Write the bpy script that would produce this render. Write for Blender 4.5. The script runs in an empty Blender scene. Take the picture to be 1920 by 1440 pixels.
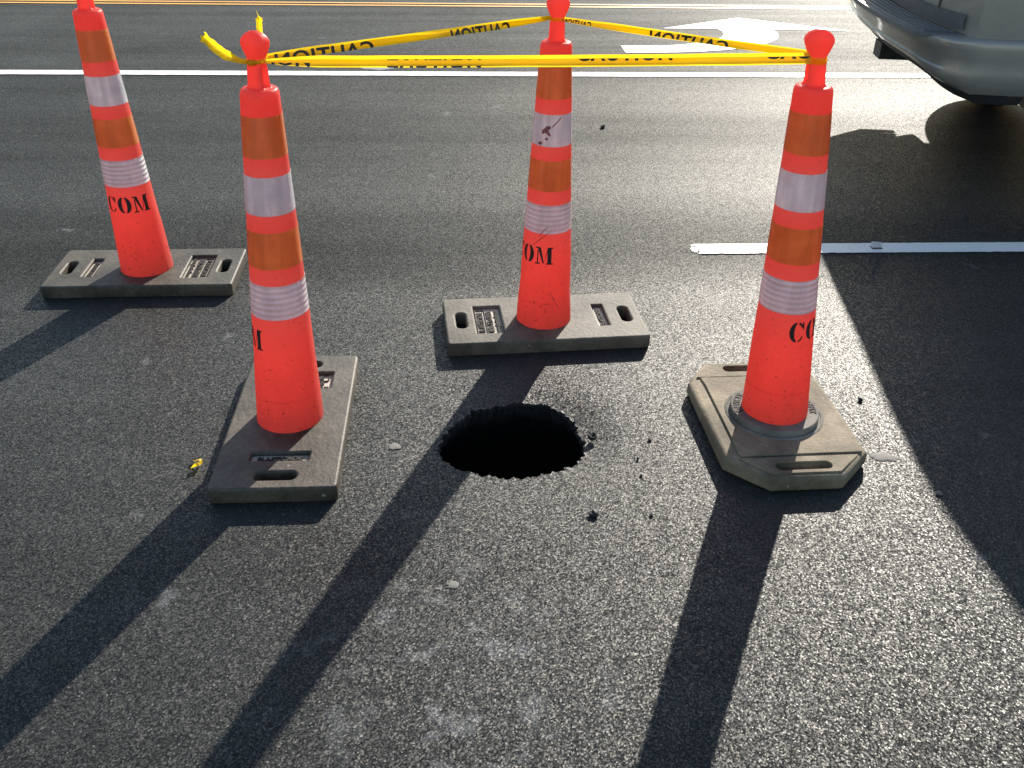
import bpy, bmesh, math, random
from mathutils import Vector, Matrix, noise
R = math.radians
C = bpy.context.scene.collection
random.seed(7)

# ------------------------------------------------------------------ camera, light, exposure
scn = bpy.context.scene
cam = bpy.data.cameras.new('camera')
cam.sensor_width = 36.0
cam.lens = 36.0 * 1751.05 / 1920.0
cam.clip_start = 0.05
cam.clip_end = 2000
camo = bpy.data.objects.new('camera', cam)
C.objects.link(camo)
PITCH, ROLL, CAMH = 0.55411, 0.0194, 1.5571
_fw = Vector((0, math.cos(PITCH), -math.sin(PITCH)))
_up = Vector((0, math.sin(PITCH), math.cos(PITCH)))
_rt = Vector((1, 0, 0))
_r = _rt * math.cos(ROLL) + _up * math.sin(ROLL)
_u = _up * math.cos(ROLL) - _rt * math.sin(ROLL)
M = Matrix((_r, _u, -_fw)).transposed().to_4x4()
M.translation = (0, 0, CAMH)
camo.matrix_world = M
scn.camera = camo

SUN_AZ, SUN_EL = R(19.6), R(25.7)          # azimuth clockwise from +Y
w = bpy.data.worlds.new('World')
scn.world = w
w.use_nodes = True
wn = w.node_tree
bg = wn.nodes['Background']
sky = wn.nodes.new('ShaderNodeTexSky')
sky.sky_type = 'NISHITA'
sky.sun_disc = False
sky.sun_elevation = SUN_EL
sky.sun_rotation = SUN_AZ
sky.air_density = 1.35
sky.dust_density = 0.6
sky.ozone_density = 1.6
wn.links.new(sky.outputs[0], bg.inputs[0])
bg.inputs[1].default_value = 0.092
sl = bpy.data.lights.new('sun', 'SUN')
sl.energy = 5.0
sl.angle = R(0.53)
sl.color = (1.0, 0.93, 0.82)
so = bpy.data.objects.new('sun', sl)
C.objects.link(so)
sdir = Vector((math.sin(SUN_AZ) * math.cos(SUN_EL), math.cos(SUN_AZ) * math.cos(SUN_EL), math.sin(SUN_EL)))
so.rotation_euler = sdir.to_track_quat('Z', 'Y').to_euler()
so.location = sdir * 30
scn.view_settings.view_transform = 'Standard'
scn.view_settings.look = 'None'
scn.view_settings.gamma = 1
scn.view_settings.exposure = 0.90

# ------------------------------------------------------------------ helpers
class NT:
    def __init__(s, name):
        s.m = bpy.data.materials.new(name)
        s.m.use_nodes = True
        s.t = s.m.node_tree
        s.t.nodes.clear()
        s.out = s.t.nodes.new('ShaderNodeOutputMaterial')
    def n(s, typ, ins=None, **props):
        nd = s.t.nodes.new(typ)
        for k, v in props.items():
            setattr(nd, k, v)
        for k, v in (ins or {}).items():
            if isinstance(v, bpy.types.NodeSocket):
                s.t.links.new(v, nd.inputs[k])
            else:
                nd.inputs[k].default_value = v
        return nd
    def math(s, op, a, b=0.0, c=0.0, clamp=False):
        nd = s.n('ShaderNodeMath', {0: a, 1: b, 2: c}, operation=op)
        nd.use_clamp = clamp
        return nd.outputs[0]
    def vmath(s, op, a, b=(0, 0, 0)):
        return s.n('ShaderNodeVectorMath', {0: a, 1: b}, operation=op).outputs[0]
    def ramp(s, fac, stops, interp='LINEAR'):
        nd = s.n('ShaderNodeValToRGB', {0: fac})
        cr = nd.color_ramp
        cr.interpolation = interp
        while len(cr.elements) < len(stops):
            cr.elements.new(0.5)
        for e, (p, col) in zip(cr.elements, stops):
            e.position = p
            e.color = col if len(col) == 4 else (*col, 1)
        return nd.outputs[0]
    def mix(s, fac, a, b, mode='MIX'):
        nd = s.n('ShaderNodeMix', data_type='RGBA', blend_type=mode)
        for k, v in ((0, fac), (6, a), (7, b)):
            if isinstance(v, bpy.types.NodeSocket):
                s.t.links.new(v, nd.inputs[k])
            else:
                nd.inputs[k].default_value = v if k == 0 else (*v, 1) if len(v) == 3 else v
        return nd.outputs[2]
    def obj(s):
        return s.n('ShaderNodeTexCoord').outputs['Object']
    def noise(s, vec, scale, detail=3, rough=.55, out=0):
        return s.n('ShaderNodeTexNoise', {'Vector': vec, 'Scale': scale, 'Detail': detail, 'Roughness': rough}).outputs[out]
    def bump(s, h, strength, dist, normal=None):
        d = {'Height': h, 'Strength': strength, 'Distance': dist}
        if normal is not None:
            d['Normal'] = normal
        return s.n('ShaderNodeBump', d).outputs[0]
    def pr(s, **k):
        ins = {}
        for a, v in k.items():
            a = {'col': 'Base Color', 'rough': 'Roughness', 'metal': 'Metallic', 'normal': 'Normal', 'spec': 'Specular IOR Level', 'coat': 'Coat Weight', 'coatr': 'Coat Roughness', 'sheen': 'Sheen Weight', 'trans': 'Transmission Weight', 'alpha': 'Alpha'}[a]
            if a == 'Base Color' and not isinstance(v, bpy.types.NodeSocket) and len(v) == 3:
                v = (*v, 1)
            ins[a] = v
        return s.n('ShaderNodeBsdfPrincipled', ins).outputs[0]
    def done(s, sh):
        s.t.links.new(sh, s.out.inputs[0])
        return s.m

def link(name, mesh, mat=None, parent=None, smooth=False, loc=None):
    o = bpy.data.objects.new(name, mesh)
    C.objects.link(o)
    if mat:
        mesh.materials.append(mat)
    if parent:
        o.parent = parent
    if loc:
        o.location = loc
    if smooth:
        for p in mesh.polygons:
            p.use_smooth = True
    return o

def mesh(name, v, f):
    me = bpy.data.meshes.new(name)
    me.from_pydata([tuple(p) for p in v], [], f)
    me.update()
    return me

def part(name, v, f, mat, parent=None, smooth=False, loc=None, angle=None):
    me = mesh(name, v, f)
    o = link(name, me, mat, parent, smooth, loc)
    if angle is not None:
        for p in me.polygons:
            p.use_smooth = True
        me.set_sharp_from_angle(angle=R(angle))
    return o

def tag(o, label=None, cat=None, group=None, kind=None):
    for k, v in (('label', label), ('category', cat), ('group', group), ('kind', kind)):
        if v:
            o[k] = v
    return o

def thing(name, label, cat, loc=(0, 0, 0), rz=0, group=None):
    o = bpy.data.objects.new(name, None)
    C.objects.link(o)
    o.location = loc
    o.rotation_euler = (0, 0, rz)
    o.empty_display_size = .2
    return tag(o, label, cat, group)

def eval_mesh(o):
    """the evaluated mesh of a temporary object, which is then removed"""
    dg = bpy.context.evaluated_depsgraph_get()
    dg.update()
    me = bpy.data.meshes.new_from_object(o.evaluated_get(dg))
    data = o.data
    bpy.data.objects.remove(o)
    if isinstance(data, bpy.types.Curve):
        bpy.data.curves.remove(data)
    else:
        bpy.data.meshes.remove(data)
    return me

def curve_slab(loops, thick, bevel=0.004, res=2):
    """solid plate with holes: loops[0] outline, the rest holes; centred at z=0"""
    cu = bpy.data.curves.new('tmp', 'CURVE')
    cu.dimensions = '2D'
    cu.fill_mode = 'BOTH'
    cu.extrude = thick / 2 - bevel
    cu.bevel_depth = bevel
    cu.bevel_resolution = res
    cu.offset = -bevel
    for lp in loops:
        sp = cu.splines.new('POLY')
        sp.points.add(len(lp) - 1)
        for p, (x, y) in zip(sp.points, lp):
            p.co = (x, y, 0, 1)
        sp.use_cyclic_u = True
    o = bpy.data.objects.new('tmp', cu)
    C.objects.link(o)
    return eval_mesh(o)

def text_mesh(body, size, bold=0.0, extrude=0.0, spacing=1.0, align='CENTER'):
    cu = bpy.data.curves.new('tmp', 'FONT')
    cu.body = body
    cu.size = size
    cu.offset = bold
    cu.extrude = extrude
    cu.space_character = spacing
    cu.align_x = align
    cu.align_y = 'CENTER'
    cu.resolution_u = 4
    o = bpy.data.objects.new('tmp', cu)
    C.objects.link(o)
    return eval_mesh(o)

def rrect(cx, cy, hx, hy, r, n=6):
    pts = []
    for sx, sy, a0 in ((1, 1, 0), (-1, 1, 90), (-1, -1, 180), (1, -1, 270)):
        for i in range(n + 1):
            a = R(a0 + 90 * i / n)
            pts.append((cx + sx * (hx - r) + r * math.cos(a), cy + sy * (hy - r) + r * math.sin(a)))
    return pts

# ------------------------------------------------------------------ materials
ROAD_A = R(3.65)                            # the lane direction, turned from +X

def m_asphalt():
    s = NT('asphalt')
    P = s.obj()
    vr = s.n('ShaderNodeVectorRotate', {'Vector': P, 'Angle': -ROAD_A}, rotation_type='Z_AXIS').outputs[0]
    sep = s.n('ShaderNodeSeparateXYZ', {0: vr})
    # wheel-polished lanes: across-lane profile
    wob = s.noise(vr, .6, 2)
    v = s.math('ADD', sep.outputs[1], s.math('MULTIPLY', s.math('SUBTRACT', wob, .5), .35))
    v01 = s.math('MULTIPLY', v, .1)
    lane = s.ramp(v01, [(0, (.62,) * 3), (.18, (.62,) * 3), (.26, (.74,) * 3), (.31, (.56,) * 3), (.345, (.13,) * 3), (.375, (.12,) * 3), (.42, (.34,) * 3), (.47, (.25,) * 3), (.505, (.12,) * 3), (.54, (.13,) * 3), (.57, (.20,) * 3), (.60, (.21,) * 3), (.63, (.12,) * 3), (.66, (.05,) * 3), (.70, (.01,) * 3), (.80, (.03,) * 3), (.86, (.01,) * 3), (1, (.03,) * 3)])
    stre = s.n('ShaderNodeVectorMath', {0: vr, 1: (.25, 5.0, 1)}, operation='MULTIPLY').outputs[0]
    streak = s.noise(stre, 1.0, 4)
    big = s.noise(P, 1.3, 4)
    mid = s.noise(P, 14, 3)
    # stones
    vo = s.n('ShaderNodeTexVoronoi', {'Vector': P, 'Scale': 290.0, 'Randomness': 1.0}, voronoi_dimensions='2D', feature='F1')
    vo2 = s.n('ShaderNodeTexVoronoi', {'Vector': P, 'Scale': 600.0, 'Randomness': 1.0}, voronoi_dimensions='2D', feature='F1')
    csep = s.n('ShaderNodeSeparateColor', {0: vo.outputs['Color']})
    stone = s.ramp(csep.outputs[2], [(0, (.031, .0335, .0325)), (.5, (.041, .0435, .042)), (.85, (.053, .0555, .0535)), (.97, (.072, .072, .071)), (1, (.17, .167, .16))])
    edge = s.ramp(vo.outputs['Distance'], [(.0, (1,) * 3), (.40, (.92,) * 3), (.60, (.5,) * 3)])
    col = s.mix(1.0, stone, edge, 'MULTIPLY')
    tone = s.math('ADD', s.math('MULTIPLY', big, .7), s.math('MULTIPLY', streak, .55))
    tone = s.math('ADD', tone, s.math('MULTIPLY', mid, .3))
    old = s.ramp(v01, [(0, (1,) * 3), (.34, (1,) * 3), (.38, (1.2,) * 3), (.645, (1.2,) * 3), (.675, (1.9,) * 3), (.9, (2.1,) * 3)])
    tone = s.math('MULTIPLY', tone, old)
    tcol = s.n('ShaderNodeCombineColor', {0: tone, 1: tone, 2: tone}).outputs[0]
    col = s.mix(1.0, col, tcol, 'MULTIPLY')
    # pale worn scuffs in the foreground
    sc = s.noise(P, 5.5, 5, .6)
    scm = s.ramp(sc, [(.655, (0,) * 3), (.70, (1,) * 3)])
    dst = s.n('ShaderNodeVectorMath', {0: P, 1: (-.10, 1.36, 0)}, operation='DISTANCE').outputs['Value']
    zone = s.ramp(dst, [(.18, (1,) * 3), (.42, (0,) * 3)])
    sc2 = s.ramp(s.noise(P, 11, 5, .62), [(.54, (0,) * 3), (.63, (1,) * 3)])
    scm = s.math('MAXIMUM', scm, s.math('MULTIPLY', sc2, zone))
    scf = s.math('MULTIPLY', scm, .6)
    col = s.mix(scf, col, (.125, .128, .130))
    # facet normals -> glitter
    geo = s.n('ShaderNodeNewGeometry')
    d = s.vmath('SUBTRACT', vo.outputs['Color'], (.5, .5, .5))
    d = s.vmath('MULTIPLY', d, (.44, .44, 0))
    d2 = s.vmath('SUBTRACT', vo2.outputs['Color'], (.5, .5, .5))
    d2 = s.vmath('MULTIPLY', d2, (.28, .28, 0))
    d3 = s.vmath('SUBTRACT', s.noise(P, 150, 2, .6, 1), (.5, .5, .5))
    d3 = s.vmath('MULTIPLY', d3, (.32, .32, 0))
    bn = s.vmath('NORMALIZE', s.vmath('ADD', s.vmath('ADD', s.vmath('ADD', geo.outputs['Normal'], d), d2), d3))
    rough = s.math('ADD', .50, s.math('MULTIPLY', csep.outputs[0], .22))
    rough = s.math('SUBTRACT', rough, s.math('MULTIPLY', lane, .10))
    glint = s.ramp(csep.outputs[1], [(.86, (0,) * 3), (.93, (1,) * 3)])
    rough = s.math('SUBTRACT', rough, s.math('MULTIPLY', glint, .07))
    spec = s.math('MULTIPLY', s.math('ADD', s.math('MULTIPLY', lane, .55), s.math('MULTIPLY', streak, .12)), .55)
    spec = s.math('MULTIPLY', spec, s.math('ADD', .45, s.math('MULTIPLY', s.math('POWER', csep.outputs[1], 2.0), 1.35)))
    return s.done(s.pr(col=col, rough=rough, spec=spec, normal=bn))

def m_paint(name, base, worn=.5):
    s = NT(name)
    P = s.obj()
    n1 = s.noise(P, 60, 4, .65)
    n2 = s.noise(P, 7, 3)
    k = s.ramp(n1, [(.28, (0,) * 3), (.40, (1,) * 3)])
    wear = s.math('MAXIMUM', k, s.ramp(n2, [(.42, (1,) * 3), (.7, (1 - worn,) * 3)]))
    col = s.mix(wear, (.06, .06, .06), base)
    b = s.bump(s.n('ShaderNodeTexVoronoi', {'Vector': P, 'Scale': 160.0}).outputs[0], .5, .002)
    return s.done(s.pr(col=col, rough=.5, normal=b))

def m_cone():
    s = NT('cone_orange')
    P = s.obj()
    z = s.n('ShaderNodeSeparateXYZ', {0: P}).outputs[2]
    n = s.noise(P, 7, 4)
    sp = s.n('ShaderNodeVectorMath', {0: P, 1: (1, 1, 1)}, operation='MULTIPLY').outputs[0]
    speck = s.ramp(s.noise(sp, 95, 2, .6), [(.665, (0,) * 3), (.70, (1,) * 3)])
    low = s.ramp(z, [(.10, (1,) * 3), (.36, (.45,) * 3), (.6, (.25,) * 3)])
    scuff = s.ramp(s.noise(s.vmath('MULTIPLY', P, (14, 14, 4)), 1.0, 6, .7), [(.62, (0,) * 3), (.76, (1,) * 3)])
    dirt = s.math('MULTIPLY', s.math('MAXIMUM', speck, s.math('MULTIPLY', scuff, .8)), low)
    c1 = s.mix(n, (.88, .165, .14), (.95, .21, .165))
    col = s.mix(s.math('MULTIPLY', dirt, .75), c1, (.10, .03, .025))
    film = s.math('MULTIPLY', s.ramp(s.noise(s.vmath('MULTIPLY', P, (9, 9, 5)), 1.0, 5, .65), [(.38, (0,) * 3), (.72, (1,) * 3)]), s.math('MULTIPLY', low, .35))
    col = s.mix(film, col, (.34, .08, .06))
    b = s.bump(s.noise(P, 9, 3), .35, .012)
    b = s.bump(s.noise(P, 220, 2), .12, .001, b)
    a = s.pr(col=col, rough=.38, normal=b, spec=.45)
    t = s.n('ShaderNodeBsdfTranslucent', {'Color': col, 'Normal': b}).outputs[0]
    return s.done(s.n('ShaderNodeMixShader', {0: .66, 1: a, 2: t}).outputs[0])

def m_sheet(name, base, dark, bands, tr):
    """retroreflective sheeting"""
    s = NT(name)
    P = s.obj()
    ang = s.n('ShaderNodeSeparateXYZ', {0: P})
    vo = s.n('ShaderNodeTexVoronoi', {'Vector': s.vmath('MULTIPLY', P, (1, 1, .8)), 'Scale': 260.0}, feature='F1')
    n = s.noise(P, 12, 4)
    col = s.mix(s.ramp(n, [(.35, (0,) * 3), (.72, (1,) * 3)]), base, dark)
    scr = s.ramp(s.noise(s.vmath('MULTIPLY', P, (1, 1, 3)), 38, 5, .7), [(.66, (0,) * 3), (.72, (1,) * 3)])
    cell = s.n('ShaderNodeTexVoronoi', {'Vector': P, 'Scale': 130.0}, feature='DISTANCE_TO_EDGE').outputs[0]
    col = s.mix(s.ramp(cell, [(.0, (.30,) * 3), (.12, (0,) * 3)]), col, dark)
    grad = s.n('ShaderNodeTexNoise', {'Vector': s.vmath('MULTIPLY', P, (30, 30, 1.5)), 'Scale': 1.0, 'Detail': 2.0}).outputs[0]  # vertical darker zones: sheen varying round the band, painted into the colour
    col = s.mix(s.ramp(grad, [(.38, (.55,) * 3), (.62, (0,) * 3)]), col, tuple(x * .8 for x in dark))
    col = s.mix(s.math('MULTIPLY', scr, .45), col, (.16, .06, .05))
    h = s.math('MULTIPLY', vo.outputs[0], 1.0)
    if bands:
        wv = s.n('ShaderNodeTexWave', {'Vector': P, 'Scale': 20.0, 'Distortion': .6, 'Detail': 1.0}, bands_direction='Z')
        col = s.mix(s.math('MULTIPLY', wv.outputs[1], .26), col, dark)
        rib = wv.outputs[1]
    b = s.bump(h, .35, .0015)
    if bands:
        b = s.bump(rib, .6, .004, b)
    a = s.pr(col=col, rough=.24, spec=.8, normal=b, coat=.6, coatr=.12)
    t = s.n('ShaderNodeBsdfTranslucent', {'Color': col, 'Normal': b}).outputs[0]
    return s.done(s.n('ShaderNodeMixShader', {0: tr, 1: a, 2: t}).outputs[0])

def m_rubber(name, a, b_, dust, spec=.5, rough=.6):
    s = NT(name)
    P = s.obj()
    n1 = s.noise(P, 9, 5, .6)
    n2 = s.noise(P, 70, 4, .65)
    n3 = s.noise(P, 400, 2)
    col = s.mix(s.ramp(n1, [(.35, (0,) * 3), (.68, (1,) * 3)]), a, b_)
    col = s.mix(s.math('MULTIPLY', s.ramp(n2, [(.45, (0,) * 3), (.72, (1,) * 3)]), .6), col, dust)
    n4 = s.noise(P, 4.2, 6, .68)
    col = s.mix(s.ramp(n4, [(.36, (.85,) * 3), (.60, (0,) * 3)]), col, tuple(x * .34 for x in a))
    white = s.ramp(s.noise(P, 48, 1, .4), [(.765, (0,) * 3), (.78, (1,) * 3)])
    col = s.mix(s.math('MULTIPLY', white, .5), col, (.42, .40, .36))
    h = s.math('ADD', s.math('MULTIPLY', n2, 1.0), s.math('MULTIPLY', n3, .35))
    bn = s.bump(h, .55, .0035)
    return s.done(s.pr(col=col, rough=rough, spec=spec, normal=bn))

def m_plain(name, col, rough=.5, **k):
    s = NT(name)
    P = s.obj()
    n = s.noise(P, 30, 4)
    c = s.mix(s.ramp(n, [(.3, (0,) * 3), (.75, (1,) * 3)]), col, tuple(x * .72 for x in col))
    bn = s.bump(s.noise(P, 160, 3), .2, .001)
    return s.done(s.pr(col=c, rough=rough, normal=bn, **k))

def m_tape():
    s = NT('tape_yellow')
    P = s.obj()
    n = s.noise(s.vmath('MULTIPLY', P, (6, 6, 60)), 1.0, 4)
    col = s.mix(n, (.88, .56, .008), (.95, .74, .02))
    bn = s.bump(s.noise(s.vmath('MULTIPLY', P, (22, 22, 160)), 1.0, 3), .4, .003)
    a = s.pr(col=col, rough=.25, spec=.5, normal=bn)
    t = s.n('ShaderNodeBsdfTranslucent', {'Color': col, 'Normal': bn}).outputs[0]
    return s.done(s.n('ShaderNodeMixShader', {0: .62, 1: a, 2: t}).outputs[0])

def m_carpaint():
    s = NT('car_paint_silver')
    P = s.obj()
    n = s.noise(P, 3, 4)
    col = s.mix(n, (.30, .292, .27), (.36, .35, .325))
    dirt = s.ramp(s.noise(P, 40, 5, .7), [(.5, (0,) * 3), (.75, (1,) * 3)])
    col = s.mix(s.math('MULTIPLY', dirt, .2), col, (.16, .14, .12))
    return s.done(s.pr(col=col, rough=.42, metal=.4, coat=.7, coatr=.08))

MAT = dict(
    asphalt=m_asphalt(),
    white=m_paint('road_paint_white', (.80, .80, .78), .35),
    yellow=m_paint('road_paint_yellow', (.74, .36, .04), .3),
    cone=m_cone(),
    wsheet=m_sheet('sheeting_white', (.84, .96, 1.0), (.52, .60, .66), False, .38),
    wsheet2=m_sheet('sheeting_white_ribbed', (.86, .97, 1.0), (.56, .63, .70), True, .40),
    osheet=m_sheet('sheeting_orange', (.95, .41, .10), (.76, .28, .06), False, .46),
    rubber=m_rubber('rubber_base_grey', (.046, .040, .030), (.080, .068, .051), (.135, .115, .086)),
    rubber_worn=m_rubber('rubber_base_worn', (.098, .087, .068), (.138, .123, .096), (.175, .157, .125), .40, .68),
    rubber_tan=m_rubber('rubber_base_tan', (.250, .208, .142), (.315, .264, .186), (.155, .134, .105), .22, .75),
    plaque=m_rubber('plaque_dusty', (.52, .47, .38), (.44, .39, .31), (.58, .53, .44)),
    letter=m_plain('plaque_letter', (.045, .04, .033), .8),  # less dusty than the floor, with the letters' shadows put into the colour
    disc=m_rubber('disc_grey', (.20, .186, .16), (.245, .228, .2), (.16, .149, .13), .22, .75),
    black=m_plain('stencil_black', (.012, .012, .013), .6),
    scuff=m_plain('scuff_dark', (.30, .10, .10), .7),
    tape=m_tape(),
    ink=m_plain('tape_ink', (.035, .03, .012), .4),
    soil=m_plain('soil_dark', (.024, .021, .018), .95),
    broken=m_plain('asphalt_broken', (.016, .016, .016), .95),
    crumb=m_plain('asphalt_crumb', (.02, .02, .02), .9),
    pale=m_plain('pale_splat', (.17, .165, .15), .75),
    smear=m_plain('paint_smear', (.20, .20, .21), .7),
    marker=m_plain('marker_grey', (.55, .55, .55), .45),
    car=m_carpaint(),
    cardark=m_plain('car_plastic_dark', (.035, .036, .038), .55),
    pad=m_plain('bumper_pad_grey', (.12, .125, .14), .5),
    glass=None, tyre=m_plain('tyre_rubber', (.022, .022, .023), .8),
    rim=m_plain('alloy_rim', (.45, .45, .46), .35, metal=.9),
    lampred=m_plain('lamp_red', (.35, .015, .015), .2, coat=1.0),
    dirt=m_plain('roadside_dirt', (.16, .13, .095), .95),
)
def m_glass():
    s = NT('tinted_glass')
    return s.done(s.pr(col=(.012, .014, .016), rough=.04, spec=.8, coat=.3))
MAT['glass'] = m_glass()

# ------------------------------------------------------------------ the ground with the hole in it
HC = Vector((0.004, 2.215))
RIM = [(-0.2063, 2.1678), (-0.1915, 2.2376), (-0.1538, 2.3113), (-0.1272, 2.3526), (-0.0479, 2.4029), (0.0668, 2.4252), (0.0998, 2.4294), (0.140, 2.405), (0.1800, 2.345), (0.2036, 2.2753), (0.2124, 2.2029), (0.2064, 2.1505), (0.1879, 2.1118), (0.1373, 2.0731), (0.0633, 2.0465), (-0.0096, 2.0298), (-0.083, 2.049), (-0.1426, 2.0665), (-0.1815, 2.0973)]
_pol = sorted((math.atan2(y - HC.y, x - HC.x), math.hypot(x - HC.x, y - HC.y)) for x, y in RIM)
def rim_r(a):
    a = (a + math.pi) % (2 * math.pi) - math.pi
    n = len(_pol)
    for i in range(n):
        a0, r0 = _pol[i]
        a1, r1 = _pol[(i + 1) % n]
        if i == n - 1:
            a1 += 2 * math.pi
        aa = a if a >= _pol[0][0] else a + 2 * math.pi
        if a0 <= aa <= a1:
            t = (aa - a0) / (a1 - a0)
            rm, rp = _pol[i - 1][1], _pol[(i + 2) % n][1]
            return .5 * (2 * r0 + (r1 - rm) * t + (2 * rm - 5 * r0 + 4 * r1 - rp) * t * t + (3 * r0 - rm - 3 * r1 + rp) * t ** 3)
    return .2
NA = 420
def rim_jit(i):
    a = 2 * math.pi * i / NA
    p = Vector((math.cos(a) * 8, math.sin(a) * 8, 0))
    return rim_r(a) + .010 * noise.noise(p * .7) + .010 * noise.noise(p * 1.7) + .005 * noise.noise(p * 3.1) + .003 * noise.noise(p * 6.3) + .001 * noise.noise(p * 17)
RJ = [rim_jit(i) for i in range(NA)]
def sag(a, dr):
    k = .25 + .75 * max(0, math.cos(a - R(42)))
    return -.020 * k * math.exp(-(dr / .085) ** 1.5)
OFF = [0, .004, .009, .016, .025, .035, .047, .06, .075, .093, .115, .14, .17, .21, .26, .33, .42, .55, .75, 1.0, 1.4, 2.0, 3.0, 4.5, 7, 10, 15, 25, 45]
def ground_mesh():
    v, f = [], []
    for j, d in enumerate(OFF):
        for i in range(NA):
            a = 2 * math.pi * i / NA
            wgt = max(0, 1 - d / .5)
            r = RJ[i] * wgt + (.21 * (1 - wgt)) + d
            x, y = HC.x + r * math.cos(a), HC.y + r * math.sin(a)
            z = sag(a, d)
            if d < .03:
                z += .004 * noise.noise(Vector((x * 60, y * 60, 3))) * (1 - d / .03)
            v.append((x, y, z))
    for j in range(len(OFF) - 1):
        for i in range(NA):
            k = (i + 1) % NA
            f.append((j * NA + i, (j + 1) * NA + i, (j + 1) * NA + k, j * NA + k))
    return mesh('road', v, f), v[:NA]
gm, rimv = ground_mesh()
road = link('road', gm, MAT['asphalt'], smooth=True)
tag(road, kind='structure')
# verge far beyond the road, out to the horizon
v, f = [], []
for r in (44.0, 60, 120, 300, 700):
    for i in range(64):
        a = 2 * math.pi * i / 64
        v.append((r * math.cos(a), r * math.sin(a), -.03))
for j in range(4):
    for i in range(64):
        k = (i + 1) % 64
        f.append((j * 64 + i, (j + 1) * 64 + i, (j + 1) * 64 + k, j * 64 + k))
tag(part('ground', v, f, MAT['dirt']), kind='structure')

# the hole itself: broken asphalt edge and the cavity washed out under it
hole = thing('sinkhole', 'round black hole broken through the asphalt between the four cones', 'hole', (HC.x, HC.y, 0))
v, f = [], []
LV = [(0.0, 0.0), (-.010, -.002), (-.022, .006), (-.040, .010), (-.075, .030)]
for j, (dz, dr) in enumerate(LV):
    for i in range(NA):
        a = 2 * math.pi * i / NA
        x, y, z = rimv[i]
        n_ = .008 * noise.noise(Vector((x * 70, y * 70, dz * 90))) if j else 0
        v.append((x - HC.x + (dr + n_) * math.cos(a), y - HC.y + (dr + n_) * math.sin(a), z + dz - (.0005 if j == 0 else 0)))
for j in range(len(LV) - 1):
    for i in range(NA):
        k = (i + 1) % NA
        f.append((j * NA + i, j * NA + k, (j + 1) * NA + k, (j + 1) * NA + i))
part('broken_edge', v, f, MAT['broken'], hole)
v, f = [], []
CV = [(-.01, .035), (-.12, .10), (-.25, .20), (-.5, .24), (-.8, .2), (-1.05, .08), (-1.15, -.1)]
NB = 84
for j, (dz, dr) in enumerate(CV):
    for i in range(NB):
        a = 2 * math.pi * i / NB
        r = RJ[i * 5] + dr + .03 * noise.noise(Vector((math.cos(a) * 3, math.sin(a) * 3, dz * 6)))
        v.append((r * math.cos(a), r * math.sin(a), dz - .03))
for j in range(len(CV) - 1):
    for i in range(NB):
        k = (i + 1) % NB
        f.append((j * NB + i, j * NB + k, (j + 1) * NB + k, (j + 1) * NB + i))
f.append(tuple((len(CV) - 1) * NB + i for i in range(NB)))
part('cavity', v, f, MAT['soil'], hole, smooth=True)

# ------------------------------------------------------------------ painted markings
def strip(p0, p1, width, z, step=.02, jit=.004, rag0=0, rag1=0, seed=1, rows=8):
    """painted band from p0 to p1 with uneven edges; rag = length over which an end breaks up"""
    rnd = random.Random(seed)
    d = Vector(p1) - Vector(p0)
    L = d.length
    d /= L
    n_ = Vector((-d.y, d.x))
    ns = int(L / step)
    v, f = [], []
    for i in range(ns + 1):
        s_ = L * i / ns
        e0 = jit * (noise.noise(Vector((s_ * 30, seed, 0))) + .6 * noise.noise(Vector((s_ * 110, seed, 4))))
        e1 = jit * (noise.noise(Vector((s_ * 30, seed, 9))) + .6 * noise.noise(Vector((s_ * 110, seed, 14))))
        for j in range(rows + 1):
            t = j / rows
            off = -width / 2 + width * t + e0 * (1 - t) + e1 * t
            p = Vector(p0) + d * s_ + n_ * off
            v.append((p.x, p.y, z))
    for i in range(ns):
        s_ = L * (i + .5) / ns
        for j in range(rows):
            keep = 1.0
            tt = abs((j + .5) / rows * 2 - 1)
            if rag0 and s_ < rag0:
                keep = min(keep, (s_ / rag0) * 1.4 - .55 * tt ** 3)
            if rag1 and L - s_ < rag1:
                keep = min(keep, (L - s_) / rag1 - .5 * tt)
            if keep < 1:
                c = v[i * (rows + 1) + j]
                q = .5 + .5 * noise.noise(Vector((c[0] * 55, c[1] * 55, 2))) + rnd.uniform(-.2, .2)
                if q > keep + .05:
                    continue
            a = i * (rows + 1) + j
            f.append((a, a + rows + 1, a + rows + 2, a + 1))
    return v, f
def along(p, x):
    return (x, p[1] + (x - p[0]) * math.tan(ROAD_A))
A1 = (0.0, 6.532)
v, f = strip(along(A1, -22), along(A1, 24), .118, .004, .04, .006, seed=3, rows=2)
tag(part('lane_line', v, f, MAT['white']), 'long solid white lane line running right across the road beyond the cones', 'road marking')
A2 = (0.73, 3.603)
v, f = strip((0.700, 3.604), along(A2, 9.5), .098, .004, .008, .004, rag0=.12, seed=5, rows=12)
tag(part('lane_line', v, f, MAT['white']), 'short white line starting raggedly behind the right cone, mostly in car shade', 'road marking')
Y0 = (0.129, 9.19)
for k, (dy, lab) in enumerate(((.0, 'farther stripe of the double yellow centre line'), (-.118, 'nearer stripe of the double yellow centre line'))):
    p = (Y0[0], Y0[1] + dy)
    v, f = strip(along(p, -22), along(p, 26), .058, .004, .05, .004, seed=20 + k, rows=2)
    tag(part('centre_line', v, f, MAT['yellow']), lab, 'road marking', 'double yellow centre line')
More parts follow.
